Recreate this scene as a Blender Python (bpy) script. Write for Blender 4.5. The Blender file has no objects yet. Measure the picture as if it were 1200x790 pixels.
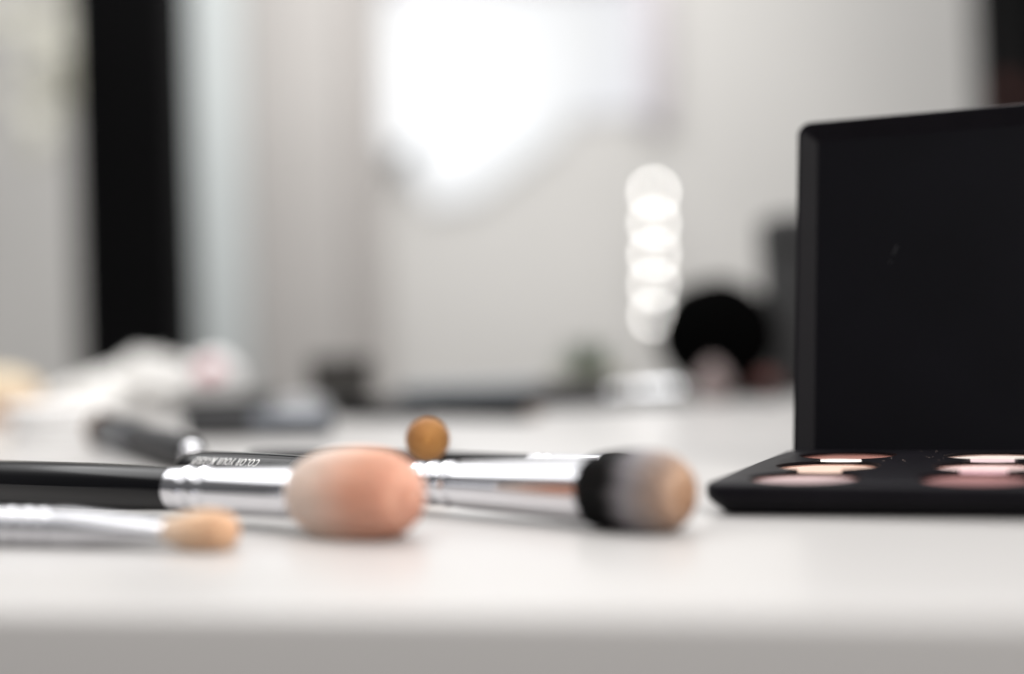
import bpy, bmesh, math, random
from mathutils import Vector, Matrix
from mathutils import geometry as mg
random.seed(7)
PI = math.pi
sc = bpy.context.scene
C = sc.collection
MM = 0.001

# ------------------------------------------------------------------ camera numbers (mm)
FPX, PITCH, ROLL, CAMH = 1667.0, -0.0084, -0.0308, 39.55

def at(px, py, Y):
    """world point (mm) seen at photo pixel px,py (1200 wide) at depth Y"""
    c, s = math.cos(ROLL), math.sin(ROLL)
    X_, Y_ = px - 600.0, py - 395.0
    u = X_*c + Y_*s; v = -X_*s + Y_*c
    cp, sp = math.cos(PITCH), math.sin(PITCH)
    d = Vector((u/FPX, cp + (-v/FPX)*sp, -sp + (-v/FPX)*cp))
    d = d*(Y/d.y)
    return Vector((d.x, d.y, d.z + CAMH))

def gnd(px, py, z=0.0):
    p = at(px, py, 1000.0); d = p - Vector((0, 0, CAMH))
    k = (z - CAMH)/d.z
    return Vector((d.x*k, d.y*k, z))

# ------------------------------------------------------------------ materials
def mat(name, col, rough=0.5, metal=0.0, coat=0.0, coat_r=0.1, spec=0.5, noise=None, bump=None, sss=0.0, sheen=0.0, trans=0.0):
    m = bpy.data.materials.new(name); m.use_nodes = True
    nt = m.node_tree; b = nt.nodes['Principled BSDF']
    b.inputs['Base Color'].default_value = (*col, 1)
    b.inputs['Roughness'].default_value = rough
    b.inputs['Metallic'].default_value = metal
    b.inputs['Coat Weight'].default_value = coat
    b.inputs['Coat Roughness'].default_value = coat_r
    b.inputs['Specular IOR Level'].default_value = spec
    b.inputs['Transmission Weight'].default_value = trans
    if sheen: b.inputs['Sheen Weight'].default_value = sheen
    if sss:
        b.inputs['Subsurface Weight'].default_value = sss
        b.inputs['Subsurface Scale'].default_value = 0.0015
        b.inputs['Subsurface Radius'].default_value = (1.0, .6, .4)
    tc = nt.nodes.new('ShaderNodeTexCoord')
    if noise:                                   # (scale, amount) soft tonal variation
        n = nt.nodes.new('ShaderNodeTexNoise'); n.inputs['Scale'].default_value = noise[0]
        n.inputs['Detail'].default_value = 4
        nt.links.new(tc.outputs['Object'], n.inputs['Vector'])
        r = nt.nodes.new('ShaderNodeValToRGB')
        lo = 1 - noise[1]; hi = 1 + noise[1]*.5
        r.color_ramp.elements[0].position = .3; r.color_ramp.elements[1].position = .7
        r.color_ramp.elements[0].color = (*[min(1, c*lo) for c in col], 1)
        r.color_ramp.elements[1].color = (*[min(1, c*hi) for c in col], 1)
        nt.links.new(n.outputs['Fac'], r.inputs['Fac'])
        nt.links.new(r.outputs['Color'], b.inputs['Base Color'])
    if bump:                                    # (scale, strength, distance)
        n2 = nt.nodes.new('ShaderNodeTexNoise'); n2.inputs['Scale'].default_value = bump[0]
        n2.inputs['Detail'].default_value = 3
        nt.links.new(tc.outputs['Object'], n2.inputs['Vector'])
        bp = nt.nodes.new('ShaderNodeBump'); bp.inputs['Strength'].default_value = bump[1]
        bp.inputs['Distance'].default_value = bump[2]
        nt.links.new(n2.outputs['Fac'], bp.inputs['Height'])
        nt.links.new(bp.outputs['Normal'], b.inputs['Normal'])
    return m

def emit(name, col, strength):
    m = bpy.data.materials.new(name); m.use_nodes = True
    nt = m.node_tree; b = nt.nodes['Principled BSDF']
    b.inputs['Base Color'].default_value = (.12, .12, .12, 1)
    b.inputs['Specular IOR Level'].default_value = 0
    b.inputs['Emission Color'].default_value = (*col, 1)
    b.inputs['Emission Strength'].default_value = strength
    return m

def axis_mat(name, stops, rough=.65, sss=.0, axis=0, streak=True):
    """colour runs along the local axis of the part: stops = [(mm, colour), ...] (dyed bristles, painted translucency on the peach ones)"""
    m = mat(name, stops[0][1], rough=rough, sss=sss, spec=.25, sheen=.5 if sss else 0)
    nt = m.node_tree; b = nt.nodes['Principled BSDF']
    tc = nt.nodes.new('ShaderNodeTexCoord'); sx = nt.nodes.new('ShaderNodeSeparateXYZ')
    nt.links.new(tc.outputs['Object'], sx.inputs[0])
    x0, x1 = stops[0][0], stops[-1][0]
    # fibres differ a little in where their colour ends
    n = nt.nodes.new('ShaderNodeTexNoise'); n.inputs['Scale'].default_value = 900
    mp = nt.nodes.new('ShaderNodeMapping'); mp.inputs['Scale'].default_value = (.05, 1, 1)
    nt.links.new(tc.outputs['Object'], mp.inputs[0]); nt.links.new(mp.outputs[0], n.inputs['Vector'])
    ma = nt.nodes.new('ShaderNodeMath'); ma.operation = 'MULTIPLY_ADD'
    nt.links.new(n.outputs['Fac'], ma.inputs[0]); ma.inputs[1].default_value = .008 if streak else 0
    nt.links.new(sx.outputs[axis], ma.inputs[2])
    mr = nt.nodes.new('ShaderNodeMapRange')
    mr.inputs['From Min'].default_value = x0*MM + (.004 if streak else 0); mr.inputs['From Max'].default_value = x1*MM + (.004 if streak else 0)
    nt.links.new(ma.outputs[0], mr.inputs['Value'])
    r = nt.nodes.new('ShaderNodeValToRGB'); el = r.color_ramp.elements
    for i, (x, c) in enumerate(stops):
        t = (x - x0)/(x1 - x0)
        e = el[i] if i < 2 and len(stops) <= 2 else (el[0] if i == 0 else (el.new(t) if i < len(stops)-1 else el[len(el)-1]))
        e.position = t; e.color = (*c, 1)
    nt.links.new(mr.outputs[0], r.inputs['Fac']); nt.links.new(r.outputs['Color'], b.inputs['Base Color'])
    return m

M = {}
M['table'] = mat('table_lacquer', (.535, .520, .509), rough=.34, coat=.18, coat_r=.16, noise=(3, .02), bump=(9, .03, .0005))
M['chrome'] = mat('chrome', (.80, .80, .83), rough=.09, metal=1, bump=(60, .05, .0002))
M['satin'] = mat('satin_silver', (.72, .72, .75), rough=.22, metal=1)
M['gloss_black'] = mat('gloss_black_lacquer', (.0025, .0025, .0035), rough=.09, spec=.22, bump=(150, .06, .0002))
M['palette'] = mat('palette_black_plastic', (.0068, .006, .0082), rough=.42, spec=.08, noise=(60, .2), bump=(700, .05, .0001))
M['palette_in'] = mat('palette_inner_plastic', (.003, .0028, .0046), rough=.5, spec=.08, noise=(25, .25))
M['white_ink'] = mat('white_ink', (.85, .84, .83), rough=.4)
M['charcoal'] = mat('charcoal', (.018, .018, .020), rough=.6, noise=(20, .2))
M['black'] = mat('matte_black', (.0035, .0035, .004), rough=.8, noise=(20, .2), spec=.1)
M['wall'] = mat('wall_paint', (.68, .668, .65), rough=.9, noise=(1.4, .05), bump=(30, .1, .002))
M['floor'] = mat('floor_grey', (.30, .29, .28), rough=.5, noise=(2, .1))

# ------------------------------------------------------------------ object helpers
def link(o, parent=None):
    C.objects.link(o)
    if parent is not None: o.parent = parent
    return o

def obj(name, bm, m, parent=None, smooth=True):
    me = bpy.data.meshes.new(name)
    bmesh.ops.recalc_face_normals(bm, faces=bm.faces[:])
    bmesh.ops.scale(bm, vec=(MM, MM, MM), verts=bm.verts[:])
    bm.to_mesh(me); bm.free()
    if smooth:
        for p in me.polygons: p.use_smooth = True
    me.materials.append(m)
    o = bpy.data.objects.new(name, me)
    if smooth and hasattr(me, 'set_sharp_from_angle'): me.set_sharp_from_angle(angle=math.radians(38))
    return link(o, parent)

def thing(name, label, cat, loc=(0, 0, 0), rot=None, group=None):
    o = bpy.data.objects.new(name, None); C.objects.link(o)
    o.empty_display_size = .01
    if rot is not None:
        o.matrix_world = Matrix.Translation(Vector(loc)*MM) @ rot.to_4x4()
    else:
        o.location = Vector(loc)*MM
    o['label'] = label; o['category'] = cat
    if group: o['group'] = group
    return o

def tag(o, label, cat, group=None):
    o['label'] = label; o['category'] = cat
    if group: o['group'] = group
    return o

def struct(o):
    o['kind'] = 'structure'; return o

def box(bm, c, d, rot=None, bevel=0, seg=2):
    g = bmesh.ops.create_cube(bm, size=1)
    vs = g['verts']
    for v in vs: v.co = Vector((v.co.x*d[0], v.co.y*d[1], v.co.z*d[2]))
    if bevel:
        es = list({e for v in vs for e in v.link_edges})
        r = bmesh.ops.bevel(bm, geom=es, offset=bevel, segments=seg, affect='EDGES', profile=.5)
        vs = list({v for f in r['faces'] for v in f.verts} | {v for v in vs if v.is_valid})
    for v in vs:
        if rot is not None: v.co = rot @ v.co
        v.co += Vector(c)
    return vs

def lathe(bm, prof, n=48, flat=None, axis='x', off=(0, 0, 0)):
    """prof = [(position, radius)...]; flat(x) -> (width scale, height scale)"""
    rings = []
    for x, r in prof:
        fw, fh = flat(x) if flat else (1, 1)
        ring = []
        for i in range(n):
            a = 2*PI*i/n
            p, q = r*math.cos(a)*fw, r*math.sin(a)*fh
            co = (x, p, q) if axis == 'x' else (p, q, x)
            ring.append(bm.verts.new((co[0]+off[0], co[1]+off[1], co[2]+off[2])))
        rings.append(ring)
    for a, b in zip(rings, rings[1:]):
        for i in range(n):
            j = (i+1) % n
            bm.faces.new((a[i], a[j], b[j], b[i]))
    bm.faces.new(rings[0]); bm.faces.new(rings[-1])

def smooth_prof(pts, k=6):
    out = []
    P = [pts[0]] + list(pts) + [pts[-1]]
    for i in range(1, len(P)-2):
        p0, p1, p2, p3 = [Vector(p) for p in P[i-1:i+3]]
        for j in range(k):
            t = j/k
            q = .5*((2*p1)+(-p0+p2)*t+(2*p0-5*p1+4*p2-p3)*t*t+(-p0+3*p1-3*p2+p3)*t**3)
            out.append((q.x, max(.05, q.y)))
    out.append(pts[-1])
    return out

def interp(prof, x):
    if x <= prof[0][0]: return prof[0][1]
    for (a, ra), (b, rb) in zip(prof, prof[1:]):
        if x <= b: return ra + (rb-ra)*(x-a)/max(1e-6, b-a)
    return prof[-1][1]

def bristles(bm, prof, n=1800, r=.11, flat=None, fuzz=.35):
    """a packed core plus fibres that follow its outline and stick out a little"""
    lathe(bm, [(x, max(.05, q-.25)) for x, q in prof], 40, flat)
    x0, x1 = prof[0][0], prof[-1][0]; L = x1-x0
    for _ in range(n):
        a = random.uniform(0, 2*PI)
        s = random.uniform(-.02, .6); e = min(1.0, s+random.uniform(.3, .75))
        if random.random() < .5: e = random.uniform(.93, 1.012)
        k = random.uniform(-.2, fuzz); depth = random.random()**.5
        pts = []
        tw = random.uniform(-.06, .06)
        for j in range(6):
            t = s+(e-s)*j/5
            x = x0+L*t
            q = interp(prof, min(x, x1-.02*L))*(1 if t < .93 else depth) + k*t
            fw, fh = flat(x) if flat else (1, 1)
            aa = a+tw*j/5
            pts.append(Vector((x, q*math.cos(aa)*fw, q*math.sin(aa)*fh)))
        prev = None
        for j, p in enumerate(pts):
            rr = r*(1-.75*j/5)
            o1 = Vector((0, -math.sin(a), math.cos(a)))*rr; o2 = Vector((0, math.cos(a), math.sin(a)))*rr
            cur = [bm.verts.new(p+o1), bm.verts.new(p-o1*.5+o2), bm.verts.new(p-o1*.5-o2)]
            if prev:
                for i in range(3):
                    k2 = (i+1) % 3
                    bm.faces.new((prev[i], prev[k2], cur[k2], cur[i]))
            prev = cur

def frame(A, B):
    """rotation whose +X runs from A to B, +Z as upright as possible"""
    x = (B-A).normalized(); y = Vector((0, 0, 1)).cross(x).normalized(); z = x.cross(y)
    return Matrix((x, y, z)).transposed()

# ------------------------------------------------------------------ setting
TY = .1919
trot = Matrix.Rotation(-TY, 3, 'Z')
def tpt(a, b, z=0):      # table axes: a to the right along the front edge, b away from the camera
    return trot @ Vector((a, b, 0)) + Vector((0, 213.5, z))
tb = thing('makeup_table', 'white lacquered table top with rounded front edge under the brushes', 'table', tpt(0, 0, 0))
tb.matrix_world = Matrix.Translation(tpt(0, 0)*MM) @ trot.to_4x4()
TD = 822.0
bm = bmesh.new(); box(bm, (0, TD/2, -14), (2200, TD, 28), bevel=2.0, seg=5)
obj('table_top', bm, M['table'], tb)
bm = bmesh.new(); box(bm, (0, TD/2, -62), (2060, TD-110, 67), bevel=2)
obj('apron', bm, M['table'], tb)
for sx in (-1, 1):
    for b in (70, TD-70):
        bm = bmesh.new(); box(bm, (sx*1000, b, -417), (50, 50, 644), bevel=3)
        obj('leg', bm, M['table'], tb)

bm = bmesh.new(); box(bm, (0, 1500, -750), (9000, 7000, 20)); struct(obj('floor', bm, M['floor'], None, False))
WY = 4200.0
bm = bmesh.new(); box(bm, (0, WY+60, 560), (9000, 100, 2600)); struct(obj('wall_back', bm, M['wall'], None, False))

def slab(name, x0, x1, y0, y1, Y, depth, m, parent=None, bevel=4, bm_in=None):
    """box whose front face fills photo px x0..x1, y0..y1 at depth Y"""
    a = at(x0, (y0+y1)/2, Y); b = at(x1, (y0+y1)/2, Y); t = at((x0+x1)/2, y0, Y); u = at((x0+x1)/2, y1, Y)
    bm = bm_in or bmesh.new()
    box(bm, ((a.x+b.x)/2, Y+depth/2, (t.z+u.z)/2), (b.x-a.x, depth, t.z-u.z), bevel=bevel)
    if bm_in: return None
    return obj(name, bm, m, parent)

# tall cupboard doors on the back wall
cup = thing('wardrobe', 'tall pale grey wardrobe doors just right of the black pillar', 'wardrobe', (0, 0, 0))
M['door_cool'] = mat('door_cool_grey', (.60, .64, .645), rough=.5, noise=(1.5, .05))
M['door_warm'] = mat('door_warm_grey', (.50, .48, .465), rough=.6, noise=(1.5, .05))
M['door_mid'] = mat('door_mid_grey', (.45, .425, .41), rough=.6, noise=(1.5, .05))
def vslab(name, x0, x1, z0, z1, Y, depth, m, parent=None, bevel=4):
    a = at(x0, 250, Y).x; b = at(x1, 250, Y).x
    bm = bmesh.new(); box(bm, ((a+b)/2, Y+depth/2, (z0+z1)/2), (b-a, depth, z1-z0), bevel=bevel)
    return obj(name, bm, m, parent)
vslab('cool_door', 150, 288, -735, 1650, WY-60, 55, M['door_cool'], cup)
vslab('warm_door', 290, 408, -735, 1650, WY-64, 59, M['door_warm'], cup)
vslab('side_panel', 410, 446, -735, 1650, WY-56, 51, M['door_mid'], cup)

pillar = vslab('black_pillar', 86, 208, -739, 1500, 2500, 150, M['black'], None, 6)
tag(pillar, 'tall matte black pillar standing behind the white tissue pile', 'pillar')

# window with daylight
win = thing('window', 'bright white window in the middle of the back wall', 'window', (0, 0, 0))
M['daylight'] = emit('daylight_pane', (.95, .96, 1.0), .76)
M['frame'] = mat('window_frame_white', (.62, .58, .62), rough=.5)
a = at(452, 100, WY); b = at(752, 100, WY)
zt, zb = at(600, -14, WY).z, at(600, 138, WY).z
bm = bmesh.new(); box(bm, ((a.x+b.x)/2, WY-2, (zt+zb)/2), (b.x-a.x, 12, zt-zb)); obj('pane', bm, M['daylight'], win, False)
bm = bmesh.new()
fw = 34
box(bm, (b.x+fw, WY-20, (zt+zb)/2), (fw*2, 56, zt-zb+2*fw), bevel=3)
obj('right_jamb', bm, M['frame'], win)
bm = bmesh.new(); box(bm, ((a.x+b.x)/2, WY-20, zt+fw), (b.x-a.x, 56, fw*2), bevel=3); obj('lintel', bm, M['frame'], win)

# photo softbox, tilted, below the window
sb = thing('softbox_lamp', 'glowing white softbox lamp tilted in front of the bright window', 'lamp', (0, 0, 0))
M['soft'] = emit('softbox_cloth', (.97, .985, 1), 1.0)
_n = M['soft'].node_tree; _c = at(505, 95, WY-20)*MM      # the cloth is brightest over its lamp
_g = _n.nodes.new('ShaderNodeNewGeometry'); _d = _n.nodes.new('ShaderNodeVectorMath'); _d.operation = 'DISTANCE'
_d.inputs[1].default_value = _c; _n.links.new(_g.outputs['Position'], _d.inputs[0])
_m = _n.nodes.new('ShaderNodeMapRange'); _m.inputs['From Min'].default_value = .12; _m.inputs['From Max'].default_value = .52
_m.inputs['To Min'].default_value = 1.05; _m.inputs['To Max'].default_value = .74
_n.links.new(_d.outputs['Value'], _m.inputs['Value']); _n.links.new(_m.outputs[0], _n.nodes['Principled BSDF'].inputs['Emission Strength'])
SY = WY-20
pts = [(449, -14), (700, -14), (712, 70), (650, 165), (556, 232), (503, 240), (482, 196), (449, 170)]
bm = bmesh.new()
f1 = [bm.verts.new(at(x, y, SY)) for x, y in pts]; f2 = [bm.verts.new(at(x, y, SY)+Vector((0, 28, 0))) for x, y in pts]
bm.faces.new(f1); bm.faces.new(f2)
for i in range(len(pts)):
    j = (i+1) % len(pts); bm.faces.new((f1[i], f1[j], f2[j], f2[i]))
obj('diffuser', bm, M['soft'], sb, False)
bm = bmesh.new(); p = at(470, 188, SY-30); box(bm, p, (44, 26, 74), Matrix.Rotation(.5, 3, 'Y'), bevel=4)
obj('bracket', bm, M['charcoal'], sb)
bm = bmesh.new(); p = at(585, 150, SY)
for zz in (0,):
    g = bmesh.ops.create_cone(bm, cap_ends=True, segments=16, radius1=12, radius2=12, depth=900)
    for v in g['verts']: v.co += Vector((p.x, SY+60, 290))
M['white_metal'] = mat('white_metal', (.7, .69, .67), rough=.4)
bm.free()

# column of mirror bulbs
M['bulb'] = emit('bulb_glow', (1, .98, .95), 20)
strip = thing('bulb_strip', 'vertical strip of five glowing round bulbs beside the window', 'lamp', (0, 0, 0))
BY = 4000.0
zs = [at(766.5, y, BY) for y in (226, 262, 298, 334, 370)]
bm = bmesh.new(); box(bm, (zs[2].x, BY+32, zs[2].z), (30, 24, 460), bevel=4)
obj('backing', bm, mat('bulb_backing', (.5, .49, .47), rough=.6), strip)
for i, p in enumerate(zs):
    bm = bmesh.new(); bmesh.ops.create_uvsphere(bm, u_segments=24, v_segments=16, radius=8.6)
    for v in bm.verts: v.co += p
    obj('bulb', bm, M['bulb'], strip)

# dark curtain at the right edge
M['curtain'] = mat('dark_curtain', (.022, .021, .022), rough=.9, noise=(4, .3))
M['curtain_red'] = mat('brown_red_cloth', (.10, .035, .028), rough=.9, noise=(8, .2))
cu = thing('dark_curtain', 'near black folded curtain at the right edge above the palette lid', 'curtain', (0, 0, 0))
CY = 2600.0
xa = at(1140, 60, CY).x
bm = bmesh.new(); n = 90; rows = []
for z in (-700, 0, 400, 900, 1500):
    rows.append([bm.verts.new((xa+i*6, CY+18*math.sin(i*.62)+8*math.sin(i*1.7+z*.01), z)) for i in range(n)])
for r0, r1 in zip(rows, rows[1:]):
    for i in range(n-1): bm.faces.new((r0[i], r0[i+1], r1[i+1], r1[i]))
bmesh.ops.solidify(bm, geom=bm.faces[:], thickness=4)
obj('cloth', bm, M['curtain'], cu)
bm = bmesh.new(); p = at(1176, 112, CY-32); box(bm, p+Vector((10, 0, 0)), (44, 18, 48), bevel=8, seg=3); obj('tieback', bm, M['curtain_red'], cu)

# ------------------------------------------------------------------ eyeshadow palette
PW, PB, PT, LL = 115.0, 98.0, 7.5, 108.0
yaw = .3889
prot = Matrix.Rotation(-yaw, 3, 'Z')
pal = thing('eyeshadow_palette', 'open matte black eyeshadow palette with its lid standing up', 'palette', (43.5, 325.2, 0), prot)

def rrect(w, h, r, inset=0, n=7):
    out = []
    for cx, cy, a0 in ((w-r, r, -90), (w-r, h-r, 0), (r, h-r, 90), (r, r, 180)):
        for i in range(n+1):
            a = math.radians(a0+90*i/n)
            rr = max(.3, r-inset)
            ccx = cx; ccy = cy
            if r-inset < .3:
                d = inset-r+.3
                ccx += -d if cx > w/2 else d; ccy += -d if cy > h/2 else d
            out.append((ccx+rr*math.cos(a), ccy+rr*math.sin(a)))
    return out

def loft(bm, loops, cap0=True, cap1=True):
    R = [[bm.verts.new(p) for p in lp] for lp in loops]
    for a, b in zip(R, R[1:]):
        n = len(a)
        for i in range(n):
            j = (i+1) % n; bm.faces.new((a[i], a[j], b[j], b[i]))
    if cap0: bm.faces.new(R[0])
    if cap1: bm.faces.new(R[-1])
    return R

cols, PC, PR, ox, oy, WR = 3, 38.5, 31.5, 19.1, 16.7, 13.1
bm = bmesh.new()
R_ = loft(bm, [[(x, y, z) for x, y in rrect(PW, PB, 4.5, ins)] for ins, z in
          ((4.2, .2), (3.4, .3), (-.2, 3.0), (-.9, 3.8), (-1.2, 4.4), (-1.2, 6.4), (-.9, 7.1), (-.3, PT))], True, False)
# top plate with the well cut-outs (rows joined by finger notches)
outer = [Vector((v.co.x, v.co.y, 0)) for v in R_[-1]]
holes = []
for c in range(cols):
    cx = ox+c*PC; right = []; left = []
    for r in range(3):
        cy = oy+r*PR
        a_lo = -90 if r == 0 else -90+math.degrees(math.asin(5.4/WR))
        a_hi = 90 if r == 2 else 90-math.degrees(math.asin(6.9/WR))
        seg = 26
        for i in range(seg+1):
            a = math.radians(a_lo+(a_hi-a_lo)*i/seg)
            right.append((cx+WR*math.cos(a), cy+WR*math.sin(a)))
            left.append((cx-WR*math.cos(a), cy+WR*math.sin(a)))
    loop = right + left[::-1]
    L2 = []
    for p in loop:
        if not L2 or (Vector(p)-Vector(L2[-1])).length > 1e-3: L2.append(p)
    if (Vector(L2[0])-Vector(L2[-1])).length < 1e-3: L2.pop()
    holes.append([Vector((x, y, 0)) for x, y in L2])
polys = [outer]+holes
flatp = [p for q in polys for p in q]
tris = mg.tessellate_polygon(polys)
vs = [bm.verts.new((p.x, p.y, PT)) for p in flatp]
for t in tris:
    try: bm.faces.new([vs[i] for i in t])
    except ValueError: pass
k = len(outer)
for h in holes:      # well walls and floor
    top = vs[k:k+len(h)]; k += len(h)
    bot = [bm.verts.new((v.co.x, v.co.y, PT-2.4)) for v in top]
    n = len(top)
    for i in range(n):
        j = (i+1) % n; bm.faces.new((top[i], top[j], bot[j], bot[i]))
    for t in mg.tessellate_polygon([[Vector((v.co.x, v.co.y, 0)) for v in bot]]):
        try: bm.faces.new([bot[i] for i in t])
        except ValueError: pass
bmesh.ops.remove_doubles(bm, verts=bm.verts[:], dist=.0005)
base = obj('base', bm, M['palette'], pal)

def powder_mat(name, c1, c2=None, patch=None):
    m = mat(name, c1, rough=.7, spec=.35, noise=(260, .10), bump=(1400, .25, .0002))
    if patch:      # a pale worn patch towards the front of the powder
        nt = m.node_tree; b = nt.nodes['Principled BSDF']
        src = b.inputs['Base Color'].links[0].from_socket
        tc = nt.nodes.new('ShaderNodeTexCoord'); sx = nt.nodes.new('ShaderNodeSeparateXYZ')
        nt.links.new(tc.outputs['Object'], sx.inputs[0])
        n = nt.nodes.new('ShaderNodeTexNoise'); n.inputs['Scale'].default_value = 300
        nt.links.new(tc.outputs['Object'], n.inputs['Vector'])
        ma = nt.nodes.new('ShaderNodeMath'); ma.operation = 'MULTIPLY_ADD'
        nt.links.new(n.outputs['Fac'], ma.inputs[0]); ma.inputs[1].default_value = .004; nt.links.new(sx.outputs[1], ma.inputs[2])
        mr = nt.nodes.new('ShaderNodeMapRange'); mr.inputs['From Min'].default_value = patch*MM-.001+.002; mr.inputs['From Max'].default_value = patch*MM+.001+.002
        nt.links.new(ma.outputs[0], mr.inputs['Value'])
        mx = nt.nodes.new('ShaderNodeMix'); mx.data_type = 'RGBA'
        nt.links.new(mr.outputs[0], mx.inputs['Factor']); mx.inputs['A'].default_value = (*c2, 1)
        nt.links.new(src, mx.inputs['B']); nt.links.new(mx.outputs['Result'], b.inputs['Base Color'])
    return m
pc = {(0, 0): ('dusty pink', (.58, .43, .43), None, None), (0, 1): ('peach', (.76, .54, .44), None, None), (0, 2): ('red brown worn to white', (.34, .15, .12), (.85, .80, .76), -1.5),
      (1, 0): ('brownish rose', (.38, .18, .175), None, None), (1, 1): ('pale pink', (.78, .58, .56), (.68, .40, .44), -2.5), (1, 2): ('creamy white pink', (.85, .76, .70), (.74, .56, .58), -1),
      (2, 0): ('taupe', (.3, .2, .16), None, None), (2, 1): ('bronze', (.4, .24, .15), None, None), (2, 2): ('ivory', (.75, .66, .58), None, None)}
M['tin'] = mat('pan_tin', (.55, .40, .36), rough=.3, metal=1)
for (c, r), (nm, c1, c2, pt) in pc.items():
    bm = bmesh.new(); z0 = PT-2.3
    lathe(bm, [(0, 12.6), (1.0, 12.7), (1.15, 12.4), (1.22, 11.5), (1.3, 8), (1.36, 3), (1.38, .1)], 56, axis='z')
    o = obj('powder_pan', bm, powder_mat('powder_'+nm.replace(' ', '_'), c1, c2, pt), pal)
    o.location = Vector((ox+c*PC, oy+r*PR, z0))*MM; o['label'] = nm+' eyeshadow powder in a round pan'
    bm = bmesh.new()
    loft(bm, [[(q*math.cos(t*PI/28), q*math.sin(t*PI/28), z) for t in range(56)] for q, z in ((12.98, -.05), (12.98, 1.45), (12.75, 1.45), (12.72, -.05))], False, False)
    t = obj('rim', bm, M['tin'], o)

# lid: local a (along hinge), l (up the lid), d (towards the viewer)
lean = .235
lid_rot = Matrix.Rotation(PI/2-lean, 3, 'X')
bm = bmesh.new()
loops = []
for ins, d in ((5.0, -5.6), (4.2, -5.5), (.8, -2.2), (0, -1.4), (0, -.5), (.4, 0), (.9, .05), (1.3, -.1), (5.4, -2.6), (5.9, -2.75)):
    loops.append([(x, y, d) for x, y in rrect(PW, LL, 4.0, ins)])
loft(bm, loops)
lid = obj('lid', bm, M['palette'], pal)
lid.matrix_local = Matrix.Translation(Vector((0, PB+.25-6*math.sin(lean)+1.45, PT-6*math.cos(lean)))*MM) @ lid_rot.to_4x4()
# inner panel of the lid, with a small scratch
bm = bmesh.new()
loft(bm, [[(x, y, z) for x, y in rrect(PW, LL, 4.0, 6.1)] for z in (-2.74, -2.6)])
obj('inner_panel', bm, M['palette_in'], lid)
bm = bmesh.new(); box(bm, (29.0, 66.2, -2.58), (.18, 3.0, .03), Matrix.Rotation(-.45, 3, 'Z')); box(bm, (27.6, 62.6, -2.58), (.12, 1.2, .03), Matrix.Rotation(-.4, 3, 'Z'))
obj('scratch', bm, mat('scratch_grey', (.04, .04, .043), rough=.5), lid, False)
for hx in (22, 57, 92):
    bm = bmesh.new(); lathe(bm, [(hx-9, 1.5), (hx-8.7, 1.8), (hx+8.7, 1.8), (hx+9, 1.5)], 20, off=(0, PB+1.2, PT-5.0))
    obj('hinge', bm, M['palette'], pal)
# dust specks
bm = bmesh.new()
for _ in range(15):
    x, y = random.uniform(30, 48), random.uniform(58, 94)
    if any((x-(ox+c*PC))**2+(y-(oy+r*PR))**2 < 14.2**2 for c in range(2) for r in range(3)): continue
    bmesh.ops.create_icosphere(bm, subdivisions=1, radius=random.uniform(.06, .15), matrix=Matrix.Translation((x, y, PT+.05)))
d = obj('powder_dust', bm, mat('dust', (.5, .38, .33), rough=.8), base); d['kind'] = 'stuff'

# ------------------------------------------------------------------ brushes
def brush(label, A, B, spec):
    """A = a point on the axis (handle side), B = centre of the head; local x = mm from A"""
    rot = frame(A, B)
    t = thing('makeup_brush', label, 'brush', A, rot, 'makeup brushes lying on the table')
    bm = bmesh.new(); lathe(bm, smooth_prof(spec['handle'], 5), 64); h = obj('handle', bm, spec['hm'], t)
    bm = bmesh.new(); lathe(bm, spec['ferrule'], 72, spec.get('fflat')); obj('ferrule', bm, spec['fm'], t)
    bm = bmesh.new(); bristles(bm, smooth_prof(spec['head'], 6), spec.get('n', 2000), spec.get('fr', .1), spec.get('hflat'), spec.get('fuzz', .35))
    obj('bristles', bm, spec['bm'], t)
    return t, h

def ring_prof(x0, x1, r0, r1, rings, depth=.8, w=2.0):
    """ferrule outline with crimped grooves at the given x"""
    out = []; n = 160
    for i in range(n+1):
        x = x0+(x1-x0)*i/n; r = r0+(r1-r0)*(x-x0)/(x1-x0)
        for g in rings: r -= depth*math.exp(-((x-g)/w*2)**2)
        out.append((x, r))
    return [(x0, r0-.5)]+out+[(x1+.2, out[-1][1]-.2)]

# 1: big peach powder brush
A = Vector((-144, 400, 6.3)); B = Vector((-35.0, 308, 9.1))
L1 = (B-A).length
m1 = axis_mat('peach_bristles', [(L1-16, (.98, .86, .78)), (L1-4, (.98, .80, .69)), (L1+9, (.98, .57, .40)), (L1+18, (.98, .58, .42))], sss=.2)  # pale base to orange tip: bristle translucency put into the colour
brush('peach round powder brush with black handle in front of the lettered handle', A, B, dict(
    handle=[(-62, .5), (-60, 3.2), (-52, 5.2), (-30, 6.2), (0, 6.35), (40, 6.1), (81, 5.5), (82, 5.45)], hm=M['gloss_black'],
    ferrule=ring_prof(80.5, L1-11, 5.65, 6.1, (87.6, 94.2)), fm=M['chrome'],
    head=[(L1-16.5, 5.8), (L1-14, 7.8), (L1-9, 9.5), (L1-2, 10.1), (L1+4, 10.0), (L1+10, 8.9), (L1+15, 6.3), (L1+17.6, 3.2), (L1+18.6, .4)], bm=m1, n=2200, fuzz=.6))

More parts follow.
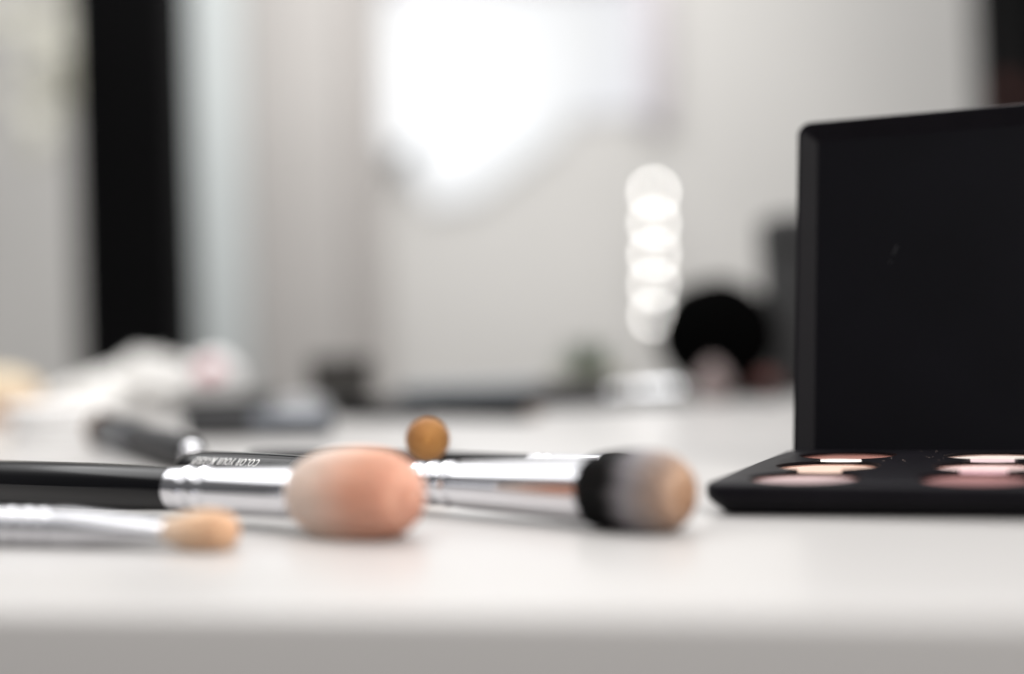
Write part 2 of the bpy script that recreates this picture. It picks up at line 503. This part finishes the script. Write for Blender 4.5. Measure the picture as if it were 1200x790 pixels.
# 2: small tan concealer brush nearest the camera
A = Vector((-112, 311, 4.15)); B = Vector((-65.8, 295, 3.8)); L2_ = (B-A).length
m2 = axis_mat('tan_bristles', [(L2_-10, (.97, .84, .72)), (L2_, (.97, .72, .50)), (L2_+10, (.95, .62, .38))], sss=.15)
def fl2(x):
    t = min(1, max(0, (x-18)/(L2_-8-18))); return (1+.12*t, 1-.42*t)
brush('small tan brush with silver ferrule, nearest the table edge', A, B, dict(
    handle=[(-130, .5), (-128, 2.2), (-110, 3.2), (-60, 4.0), (-20, 4.1), (-8, 3.9)], hm=M['gloss_black'],
    ferrule=ring_prof(-12, L2_-7.5, 4.3, 3.9, (-5, -.5, 4, 8.3, 12.3), .55, 1.5), fflat=fl2, fm=M['satin'],
    head=[(L2_-8.8, 2.5), (L2_-6, 3.1), (L2_-1, 4.4), (L2_+3.5, 4.6), (L2_+7, 3.4), (L2_+8.8, .5)], hflat=lambda x: (1.15, .95), bm=m2, n=1100, fr=.07, fuzz=.2))

# 3: black, grey and tan domed brush
B = Vector((27.0, 302, 8.3)); A = Vector((-99, 417, 6.5)); L3 = (B-A).length
m3 = axis_mat('duo_bristles', [(L3-14, (.004, .004, .005)), (L3-4, (.005, .005, .005)), (L3+2, (.42, .40, .42)), (L3+6, (.50, .41, .37)), (L3+12, (.60, .37, .23))], sss=.0)
t3, h3 = brush('domed brush with black, grey and tan bristles, beside the palette', A, B, dict(
    handle=[(0, .4), (.8, 2.5), (3, 4.4), (8, 5.8), (16, 6.3), (40, 6.2), (70, 5.6), (99, 4.8), (101, 4.7)], hm=M['gloss_black'],
    ferrule=ring_prof(99.5, L3-13.2, 5.0, 7.4, (104.3, 109.6, 115)), fm=M['chrome'],
    head=[(L3-15, 6.6), (L3-12.4, 7.8), (L3-7, 8.6), (L3, 9.0), (L3+5, 8.6), (L3+8.6, 6.8), (L3+10.9, 4.2), (L3+11.9, .5)], bm=m3, n=2400, fuzz=.3))
# printed slogan on the handle, upside down to the camera
cu_ = bpy.data.curves.new('lettering', 'FONT'); cu_.body = 'COLOR YOUR MAKEUP'; cu_.size = 3.5; cu_.shear = .35; cu_.extrude = 0.02
cu_.offset = .05; cu_.resolution_u = 3; cu_.space_character = 1.12
tmp = bpy.data.objects.new('lettering_source', cu_); C.objects.link(tmp)
dg = bpy.context.evaluated_depsgraph_get(); me = bpy.data.meshes.new_from_object(tmp.evaluated_get(dg))
bpy.data.objects.remove(tmp); bpy.data.curves.remove(cu_)
bm = bmesh.new(); bm.from_mesh(me); bpy.data.meshes.remove(me)
bmesh.ops.triangulate(bm, faces=bm.faces[:])
xs = [v.co.x for v in bm.verts]; wid = max(xs)-min(xs); LEN = 30.0; XR = 44.5
hp = smooth_prof([(0, .4), (.8, 2.5), (3, 4.4), (8, 5.8), (16, 6.3), (40, 6.2), (70, 5.6), (99, 4.8), (101, 4.7)], 5)
ph0 = math.radians(39)
for v in bm.verts:
    tx = (v.co.x-min(xs))/wid*LEN; ty = v.co.y; d = v.co.z
    x = XR-tx; r = interp(hp, x)+.05+d; ph = ph0+ty/r
    # camera side of the handle is local -y
    v.co = Vector((x, -r*math.sin(ph), r*math.cos(ph)))
obj('lettering', bm, M['white_ink'], h3, False)

# 4: thin brush lying behind
A = Vector((-95, 508, 3.7)); B = Vector((30, 414.2, 4.0)); L4 = (B-A).length
brush('slim black brush lying behind the domed brush, mostly hidden', A, B, dict(
    handle=[(0, .3), (.6, 1.6), (4, 2.7), (30, 3.6), (90, 3.7), (126, 3.3)], hm=M['gloss_black'],
    ferrule=ring_prof(125, L4-5, 3.5, 3.7, (129, 132.5), .35, 1.2), fm=M['chrome'],
    head=[(L4-6, 3.3), (L4-2, 3.7), (L4+3, 3.2), (L4+6, .4)], bm=axis_mat('dark_bristles', [(L4-6, (.01, .01, .01)), (L4+6, (.05, .035, .025))]), n=600, fr=.07, fuzz=.2))

# 5: small amber brush pointing at the camera
B = Vector((-27.0, 440, 12.4)); A = Vector((-34, 600, 3.9)); L5 = (B-A).length
m5 = axis_mat('amber_bristles', [(L5-8, (.03, .012, .008)), (L5-4.5, (.34, .14, .03)), (L5+1, (.62, .27, .06)), (L5+7, (.72, .36, .10))], sss=.15)
brush('small amber round brush pointing at the camera, raised on another handle', A, B, dict(
    handle=[(0, .3), (.8, 2.0), (6, 3.2), (50, 3.8), (110, 3.4)], hm=M['gloss_black'],
    ferrule=ring_prof(108, L5-5.5, 3.4, 3.4, (113, 117), .35, 1.2), fm=M['chrome'],
    head=[(L5-6.5, 3.4), (L5-4, 4.9), (L5-.5, 6.2), (L5+2.5, 6.3), (L5+5, 5.2), (L5+6.8, 3.0), (L5+7.6, .3)], bm=m5, n=2400, fr=.09, fuzz=.9))

# 6: black brush further left with tan tip and bright metal butt
A = gnd(226, 531, 6.4) ; B = gnd(122, 504, 7.5); L6 = (B-A).length
brush('black brush with tan tip and shiny metal butt beside the tissue', A, B, dict(
    handle=[(2, 3.8), (4, 5.4), (30, 6.3), (L6*.55, 6.2)], hm=M['charcoal'],
    ferrule=ring_prof(L6*.54, L6-10, 6.4, 7.4, (L6*.57,)), fm=mat('gunmetal', (.12, .13, .15), rough=.3, metal=1),
    head=[(L6-11, 7.4), (L6-4, 8.4), (L6+6, 7.8), (L6+12, .4)], bm=axis_mat('tan_brown_bristles', [(L6-11, (.10, .05, .02)), (L6+12, (.6, .38, .22))]), n=900, fr=.1))
t6 = [o for o in C.objects if o.name.startswith('makeup_brush') and o.type == 'EMPTY'][-1]
bm = bmesh.new(); bmesh.ops.create_uvsphere(bm, u_segments=32, v_segments=20, radius=4.3)
for v in bm.verts: v.co += Vector((1.5, 0, 0))
obj('butt_cap', bm, M['chrome'], t6)

# ------------------------------------------------------------------ blurred things further back
def blob(bm, c, r, seed, amp=.12, fr=1.6, sub=4, rot=None):
    from mathutils import noise
    g = bmesh.ops.create_icosphere(bm, subdivisions=sub, radius=1)
    for v in g['verts']:
        n = noise.fractal(v.co*fr+Vector((seed*3.1, seed, -seed)), 1, 2, 4)
        q = v.co*(1+amp*n)
        q = Vector((q.x*r[0], q.y*r[1], q.z*r[2]))
        if rot is not None: q = rot @ q
        v.co = q + Vector(c)
    zmin = min(v.co.z for v in g['verts'])
    for v in g['verts']:
        if v.co.z < .2: v.co.z = .2
    return g['verts']

M['tissue'] = mat('tissue_white', (.88, .87, .85), rough=.95, bump=(60, .4, .002), spec=.1)
M['cotton'] = mat('cotton_white', (.93, .92, .91), rough=1, bump=(200, .4, .001), spec=.1)
# crumpled tissue pile
p = at(150, 462, 1060)
bm = bmesh.new()
blob(bm, (p.x+2, 1060, 13), (50, 36, 19), 3, .35, 1.7, 5)
blob(bm, (p.x+24, 1045, 23), (26, 24, 20), 5, .45, 2.0, 5)
blob(bm, (p.x-24, 1040, 10), (30, 26, 14), 8, .45, 2.0, 5)
tag(obj('crumpled_tissue', bm, M['tissue']), 'pile of crumpled white tissue at the left back of the table', 'tissue')
# white puff with pink centre
p = at(250, 446, 1050)
pf = thing('powder_puff', 'round white powder puff with a pink patch beside the tissue', 'powder puff', (p.x, 1050, 0))
bm = bmesh.new(); blob(bm, (0, 0, 22), (22, 13, 21.5), 2, .06, 2, 4); obj('puff', bm, M['cotton'], pf)
bm = bmesh.new(); blob(bm, (0, -11.5, 30), (9, 4, 8), 4, .1, 2, 3); obj('pink_patch', bm, mat('pink_cloth', (.72, .30, .34), rough=.9), pf)
# yellow and peach sponge at left edge
p = at(2, 455, 980)
sp = thing('makeup_sponge', 'yellow and peach makeup sponge at the left edge', 'sponge', (p.x, 980, 0))
bm = bmesh.new(); blob(bm, (0, 0, 16), (28, 18, 20), 6, .05, 2, 4)
obj('sponge_body', bm, axis_mat('sponge_two_tone', [(4, (.75, .50, .36)), (30, (.76, .64, .46))], axis=2, streak=False), sp)
# stacked cotton pads
p = gnd(54, 513)
pads = thing('cotton_pads', 'low stack of white cotton pads in front of the tissue', 'cotton pads', (p.x, p.y+25, 0))
for i in range(4):
    bm = bmesh.new(); lathe(bm, [(i*4.4+.1, 25), (i*4.4+.9, 28), (i*4.4+3.2, 28), (i*4.4+4.3, 25)], 48, axis='z', off=(random.uniform(-4, 4), random.uniform(-3, 3), 0))
    obj('pad', bm, M['cotton'], pads)
# mascara
A = gnd(222, 498, 6.5); B = gnd(388, 495, 6.5)
A.z = B.z = 6.5
ms = thing('mascara_tube', 'black and silver mascara tube lying behind the tan tipped brush', 'mascara', A, frame(A, B)); Lm = (B-A).length
bm = bmesh.new(); lathe(bm, [(0, 5.2), (1, 6.3), (Lm*.46, 6.4), (Lm*.46+.5, 6.0)], 40); obj('cap', bm, M['charcoal'], ms)
bm = bmesh.new(); lathe(bm, [(Lm*.46+.5, 6.0), (Lm*.47+1, 6.5), (Lm-2, 6.5), (Lm, 5)], 40); obj('barrel', bm, mat('grey_barrel', (.16, .17, .19), rough=.3, metal=.6), ms)
# two more dark things on the far part of the table
p = gnd(262, 487)
tr = thing('brush_pouch', 'flat folded black pouch right in front of the pink and white powder puff', 'pouch', (p.x, p.y+22, 0), Matrix.Rotation(.06, 3, 'Z'))
bm = bmesh.new(); box(bm, (0, 0, 5.2), (74, 46, 10), bevel=4, seg=4); obj('pouch_body', bm, M['charcoal'], tr)
bm = bmesh.new(); box(bm, (0, -4, 11.6), (70, 36, 2.4), bevel=1.1, seg=2); obj('pouch_flap', bm, M['black'], tr)
A = gnd(395, 479, 6); B = gnd(500, 481, 6); A.z = B.z = 6
el = thing('eyeliner_pen', 'short thick black eyeliner pen between the cream jar and the grey case', 'eyeliner', A, frame(A, B)); Le = (B-A).length
bm = bmesh.new(); lathe(bm, [(0, 4.6), (.8, 5.6), (Le*.55, 5.8), (Le*.55+.3, 5.4)], 32); obj('pen_cap', bm, M['black'], el)
bm = bmesh.new(); lathe(bm, [(Le*.55+.3, 5.3), (Le-1, 5.2), (Le, 4)], 32); obj('pen_body', bm, M['charcoal'], el)
# silver lidded pot behind it
p = gnd(345, 490); p.y += 20
jr = thing('silver_pot', 'small pale silver pot behind the mascara tube', 'cosmetic pot', (p.x, p.y, 0))
bm = bmesh.new(); lathe(bm, [(0, 15), (1, 17), (9, 17), (9.6, 16.4)], 40, axis='z'); obj('pot_body', bm, mat('frosted', (.6, .62, .64), rough=.35), jr)
bm = bmesh.new(); lathe(bm, [(9.8, 16.6), (10.2, 17.3), (11.6, 17.3), (12.5, 16), (12.8, 10), (12.9, .2)], 40, axis='z'); obj('pot_lid', bm, M['satin'], jr)
# jar with charcoal lid
p = at(400, 450, 1045)
jr = thing('cream_jar', 'small cream jar with dark charcoal lid left of the grey case', 'jar', (p.x, 1045, 0))
bm = bmesh.new(); lathe(bm, [(0, 14), (1, 16), (6, 16.2), (7, 15.4)], 40, axis='z'); obj('jar_body', bm, mat('jar_pale', (.6, .61, .60), rough=.3), jr)
bm = bmesh.new(); lathe(bm, [(7.2, 21.5), (8, 23), (36, 23), (38, 21.5), (38.2, 5)], 40, axis='z'); obj('jar_lid', bm, mat('jar_lid_dark', (.022, .019, .016), rough=.4), jr)
# grey case, black compact, black pencil
p = gnd(562, 480)
cs = thing('grey_case', 'flat blue grey cosmetic case at the back centre of the table', 'case', (p.x, p.y+30, 0), Matrix.Rotation(-.12, 3, 'Z'))
bm = bmesh.new(); box(bm, (14, 0, 4.4), (150, 52, 9.6), bevel=2, seg=3); obj('case_bottom', bm, M['charcoal'], cs)
bm = bmesh.new(); box(bm, (-4, 0, 12.8), (96, 50, 8.0), bevel=2.5, seg=3); obj('case_lid', bm, mat('case_grey', (.17, .19, .21), rough=.35), cs)
p = gnd(676, 478)
cp = thing('black_compact', 'round black compact left of the low dark bar', 'compact', (p.x, p.y+26, 0))
bm = bmesh.new(); lathe(bm, [(0.1, 26), (1, 29), (8, 30), (8.6, 29.4)], 48, axis='z'); obj('compact_base', bm, M['charcoal'], cp)
bm = bmesh.new(); lathe(bm, [(8.8, 29.4), (9.4, 30), (15, 29.4), (16.6, 26), (17, 10), (17, .2)], 48, axis='z'); obj('compact_lid', bm, mat('compact_black', (.02, .02, .024), rough=.3), cp)
A = gnd(436, 481, 4); B = gnd(640, 484, 4); A.z = B.z = 4
pn = thing('eye_pencil', 'thin black eye pencil lying in front of the grey case', 'pencil', A, frame(A, B)); Lp = (B-A).length
bm = bmesh.new(); lathe(bm, [(0, 3.4), (.5, 3.9), (Lp-12, 3.9)], 8); obj('pencil_body', bm, M['black'], pn)
bm = bmesh.new(); lathe(bm, [(Lp-12, 3.8), (Lp-2, .8), (Lp, .2)], 16); obj('pencil_tip', bm, mat('pencil_wood', (.25, .2, .17), rough=.6), pn)
# made-up low bar whose glowing dots stand in for blurred glints
bs = thing('glint_bar', 'added low dark bar with glowing dots in place of glints under the bulb strip', 'lamp', (0, 0, 0))
LY = 930.0
M['glint'] = emit('glint_glow', (.96, .97, 1), 5.0)
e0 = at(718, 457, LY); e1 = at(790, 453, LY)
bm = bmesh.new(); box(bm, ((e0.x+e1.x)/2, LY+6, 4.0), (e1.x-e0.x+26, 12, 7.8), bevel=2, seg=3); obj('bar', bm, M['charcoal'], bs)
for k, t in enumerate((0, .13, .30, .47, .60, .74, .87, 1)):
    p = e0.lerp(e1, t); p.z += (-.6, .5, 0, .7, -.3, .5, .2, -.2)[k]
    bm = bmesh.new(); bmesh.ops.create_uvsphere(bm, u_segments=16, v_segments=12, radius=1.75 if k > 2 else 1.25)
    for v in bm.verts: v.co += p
    obj('bulb', bm, M['glint'], bs)  # glowing bead in place of a glint, not a lamp

# mauve egg sponge
p = at(832, 440, 960)
tag_ = thing('egg_sponge', 'dusty mauve egg shaped sponge in front of the black powder brush', 'sponge', (p.x, 945, 0))
bm = bmesh.new(); lathe(bm, smooth_prof([(0.1, 5), (3, 9.5), (10, 12.2), (18, 9.8), (25, 5), (28, .4)], 5), 36, axis='z')
obj('sponge_body', bm, mat('mauve_sponge', (.24, .19, .185), rough=.9, noise=(80, .15)), tag_)
# black powder brush (ball)
p = at(840, 390, 1000); q = gnd(872, 466)
kb = thing('powder_brush', 'big black round powder brush standing beside the dark grey box', 'brush', (p.x, 1000, 0))
bm = bmesh.new(); lathe(bm, smooth_prof([(0.1, 11), (1, 13), (8, 13.5), (16, 12.5)], 4), 40, axis='z', off=(14, 0, 0)); obj('handle', bm, M['black'], kb)
bm = bmesh.new()
vs_ = blob(bm, (0, 0, 45), (42, 37, 40), 1, .03, 2, 5)
for _ in range(2600):
    d = Vector((random.gauss(0, 1), random.gauss(0, 1), random.gauss(0, 1))).normalized()
    c0 = Vector((0, 0, 45)) + Vector((d.x*41, d.y*36, d.z*39)); c1 = c0+d*random.uniform(.8, 3)+Vector((random.uniform(-.5, .5),)*3)
    s = d.orthogonal().normalized()*.25; s2 = d.cross(s)
    a, b, e, f = bm.verts.new(c0+s), bm.verts.new(c0-s), bm.verts.new(c0+s2), bm.verts.new(c1)
    bm.faces.new((a, b, f)); bm.faces.new((b, e, f)); bm.faces.new((e, a, f))
obj('bristles', bm, mat('black_bristles', (.002, .002, .002), rough=.9, spec=.0), kb)
# dark red lipstick cap
p = gnd(902, 470)
ls = thing('lipstick', 'small dark red lipstick tube at the foot of the dark grey box', 'lipstick', (p.x, p.y+6, 0))
bm = bmesh.new(); lathe(bm, [(.1, 7.5), (.6, 8), (9, 8)], 32, axis='z'); obj('tube', bm, M['charcoal'], ls)
bm = bmesh.new(); lathe(bm, [(9.1, 7), (9.5, 7.4), (17, 7.2), (18, 6), (18.2, .3)], 32, axis='z'); obj('cap', bm, mat('dark_red', (.12, .035, .028), rough=.45), ls)
# dark grey box
bxp = at(905, 360, 1010)
bx = thing('upright_box', 'tall charcoal box standing behind the palette lid', 'box', (bxp.x+40, 1045, 0), Matrix.Rotation(.02, 3, 'Z'))
bm = bmesh.new(); box(bm, (0, 0, 50), (72, 60, 99.6), bevel=2, seg=3); obj('box_body', bm, mat('box_charcoal', (.018, .018, .019), rough=.6), bx)
bm = bmesh.new(); box(bm, (0, 0, 115), (74, 62, 30), bevel=3, seg=3); obj('box_lid', bm, mat('box_lid_charcoal', (.02, .02, .021), rough=.6), bx)

# small plant in a beige pot at the back
p = at(688, 400, 1030)
pl = thing('potted_plant', 'small grey green plant in a beige bowl at the back of the table', 'plant', (p.x, 1030, 0))
bm = bmesh.new(); lathe(bm, smooth_prof([(.1, 14), (2, 18), (10, 25), (18, 30), (18.6, 29), (12, 22), (11.8, .3)], 3), 40, axis='z'); obj('bowl', bm, mat('beige_bowl', (.50, .46, .38), rough=.7), pl)
bm = bmesh.new()
for i in range(60):
    a = random.uniform(0, 2*PI); tilt = random.uniform(.05, .9); ln = random.uniform(22, 44)
    d = Vector((math.cos(a)*math.sin(tilt), math.sin(a)*math.sin(tilt), math.cos(tilt)))
    s = Vector((-math.sin(a), math.cos(a), 0)); b0 = Vector((math.cos(a)*6*tilt, math.sin(a)*6*tilt, 12))
    w = random.uniform(1.8, 3.2); up = s.cross(d)*.5
    prev = None
    for j in range(6):
        t = j/5; c0 = b0+d*ln*t+Vector((0, 0, -10*t*t*tilt)); ww = w*math.sin(PI*(.12+.86*t))
        cur = [bm.verts.new(c0-s*ww), bm.verts.new(c0+up), bm.verts.new(c0+s*ww), bm.verts.new(c0-up)]
        if prev:
            for k in range(4): bm.faces.new((prev[k], prev[(k+1) % 4], cur[(k+1) % 4], cur[k]))
        prev = cur
obj('leaves', bm, mat('leaf_grey_green', (.17, .22, .16), rough=.6, noise=(60, .3)), pl)

# hanging cream blossom at the top left
FY = 3500.0
fl = thing('blossom_branch', 'hanging branch of cream white blossom left of the black pillar', 'flowers', (0, 0, 0))
bm = bmesh.new(); bm2 = bmesh.new()
path = [at(x, y, FY) for x, y in ((20, -260), (48, -140), (60, -40), (62, 40), (66, 100), (50, 165))]
for a_, b_ in zip(path, path[1:]):
    d = (b_-a_); g = bmesh.ops.create_cone(bm2, cap_ends=True, segments=8, radius1=2.6, radius2=2.2, depth=d.length)
    rr = d.to_track_quat('Z', 'Y').to_matrix()
    for v in g['verts']: v.co = rr @ v.co + (a_+b_)/2
obj('stem', bm2, mat('twig', (.2, .16, .1), rough=.8), fl)
for x, y, r in ((40, -80, 26), (70, -20, 30), (55, 20, 30), (30, 40, 26), (75, 60, 22), (42, 75, 24), (78, 104, 22), (60, 120, 26), (42, 140, 20), (40, 170, 20), (52, 160, 16), (66, 84, 22), (5, 15, 22), (15, 110, 14)):
    c0 = at(x, y, FY)
    for _ in range(15):
        q = c0+Vector((random.gauss(0, r*.6), random.gauss(0, r*.7), random.gauss(0, r*.6)))
        ax = Vector((random.gauss(0, 1), random.gauss(0, 1), random.gauss(0, 1))).normalized()
        rot = ax.to_track_quat('Z', 'Y').to_matrix()
        for k in range(5):
            an = 2*PI*k/5
            g = bmesh.ops.create_icosphere(bm, subdivisions=1, radius=1)
            for v in g['verts']:
                w = Vector((v.co.x*12+12, v.co.y*8.5, v.co.z*2+abs(v.co.x)*3))
                v.co = rot @ (Matrix.Rotation(an, 3, 'Z') @ w) + q
obj('blossoms', bm, mat('cream_petal', (.95, .94, .86), rough=.8, noise=(9, .1)), fl)

# ------------------------------------------------------------------ light
def area(name, loc, target, size, power, col=(1, 1, 1), sy=None):
    l = bpy.data.lights.new(name, 'AREA'); l.energy = power; l.size = size; l.color = col
    if sy: l.shape = 'RECTANGLE'; l.size_y = sy
    o = bpy.data.objects.new(name, l); C.objects.link(o)
    o.location = loc
    o.rotation_euler = (Vector(target)-Vector(loc)).to_track_quat('-Z', 'Y').to_euler()
    return o
area('ceiling_lamp', (-.3, .95, 1.15), (-.12, .75, 0), .5, 7.0, (1, .985, .97), .34)
area('strip_lamp', (.30, .95, .95), (0, .4, 0), .16, 1.6, (1, 1, 1), .6)
area('ferrule_highlight_fill', (-1.0, .95, .86), (-.08, .35, 0), 1.0, 2.0, (1, 1, 1), .36)  # unseen light added for the white band on the ferrules
area('front_fill', (.5, -.65, .85), (-.02, .36, 0), .7, 10.5, (1, .965, .93), .5)  # unseen fill added to brighten the peach bristles from the front
area('wall_fill', (-.1, 2.9, 1.6), (-.05, 4.2, .0), 1.5, 33, (1, .985, .96))  # unseen fill added to light the back wall

w = bpy.data.worlds.new('World'); sc.world = w; w.use_nodes = True
nt = w.node_tree; bg = nt.nodes['Background']
tc = nt.nodes.new('ShaderNodeTexCoord'); sx = nt.nodes.new('ShaderNodeSeparateXYZ'); nt.links.new(tc.outputs['Generated'], sx.inputs[0])
# room seen all round: pale ceiling, dimmer towards the dark side behind the camera
ma = nt.nodes.new('ShaderNodeMath'); ma.operation = 'MULTIPLY_ADD'; ma.inputs[1].default_value = .12
nt.links.new(sx.outputs['Y'], ma.inputs[0]); nt.links.new(sx.outputs['Z'], ma.inputs[2])
mr = nt.nodes.new('ShaderNodeMapRange'); mr.inputs['From Min'].default_value = 0; mr.inputs['From Max'].default_value = 1
nt.links.new(ma.outputs[0], mr.inputs['Value'])
r = nt.nodes.new('ShaderNodeValToRGB'); r.color_ramp.elements[0].color = (.10, .10, .105, 1); r.color_ramp.elements[1].color = (1.58, 1.57, 1.55, 1)
for ps, cc in ((.40, .15), (.50, .32), (.58, 1.1)):
    e = r.color_ramp.elements.new(ps); e.color = (cc, cc*.99, cc*.99, 1)
nt.links.new(mr.outputs[0], r.inputs['Fac']); nt.links.new(r.outputs['Color'], bg.inputs['Color'])
bg.inputs['Strength'].default_value = 1.0

# ------------------------------------------------------------------ camera
cam = bpy.data.cameras.new('Camera'); co = bpy.data.objects.new('Camera', cam); C.objects.link(co)
cp_, sp_ = math.cos(PITCH), math.sin(PITCH)
fwd = Vector((0, cp_, -sp_)); up0 = Vector((0, sp_, cp_)); rt0 = Vector((1, 0, 0))
cr, sr = math.cos(ROLL), math.sin(ROLL)
rt = rt0*cr+up0*sr; up = up0*cr-rt0*sr
co.matrix_world = Matrix.Translation((0, 0, CAMH*MM)) @ Matrix((rt, up, -fwd)).transposed().to_4x4()
cam.sensor_width = 36; cam.lens = 36*FPX/1200; cam.clip_start = .01; cam.clip_end = 100
cam.dof.use_dof = True; cam.dof.focus_distance = .380; cam.dof.aperture_fstop = 2.95; cam.dof.aperture_blades = 0
sc.camera = co
sc.render.engine = 'CYCLES'
sc.view_settings.view_transform = 'Standard'; sc.view_settings.look = 'None'
sc.view_settings.exposure = 0; sc.view_settings.gamma = 1
sc.cycles.sample_clamp_indirect = 6
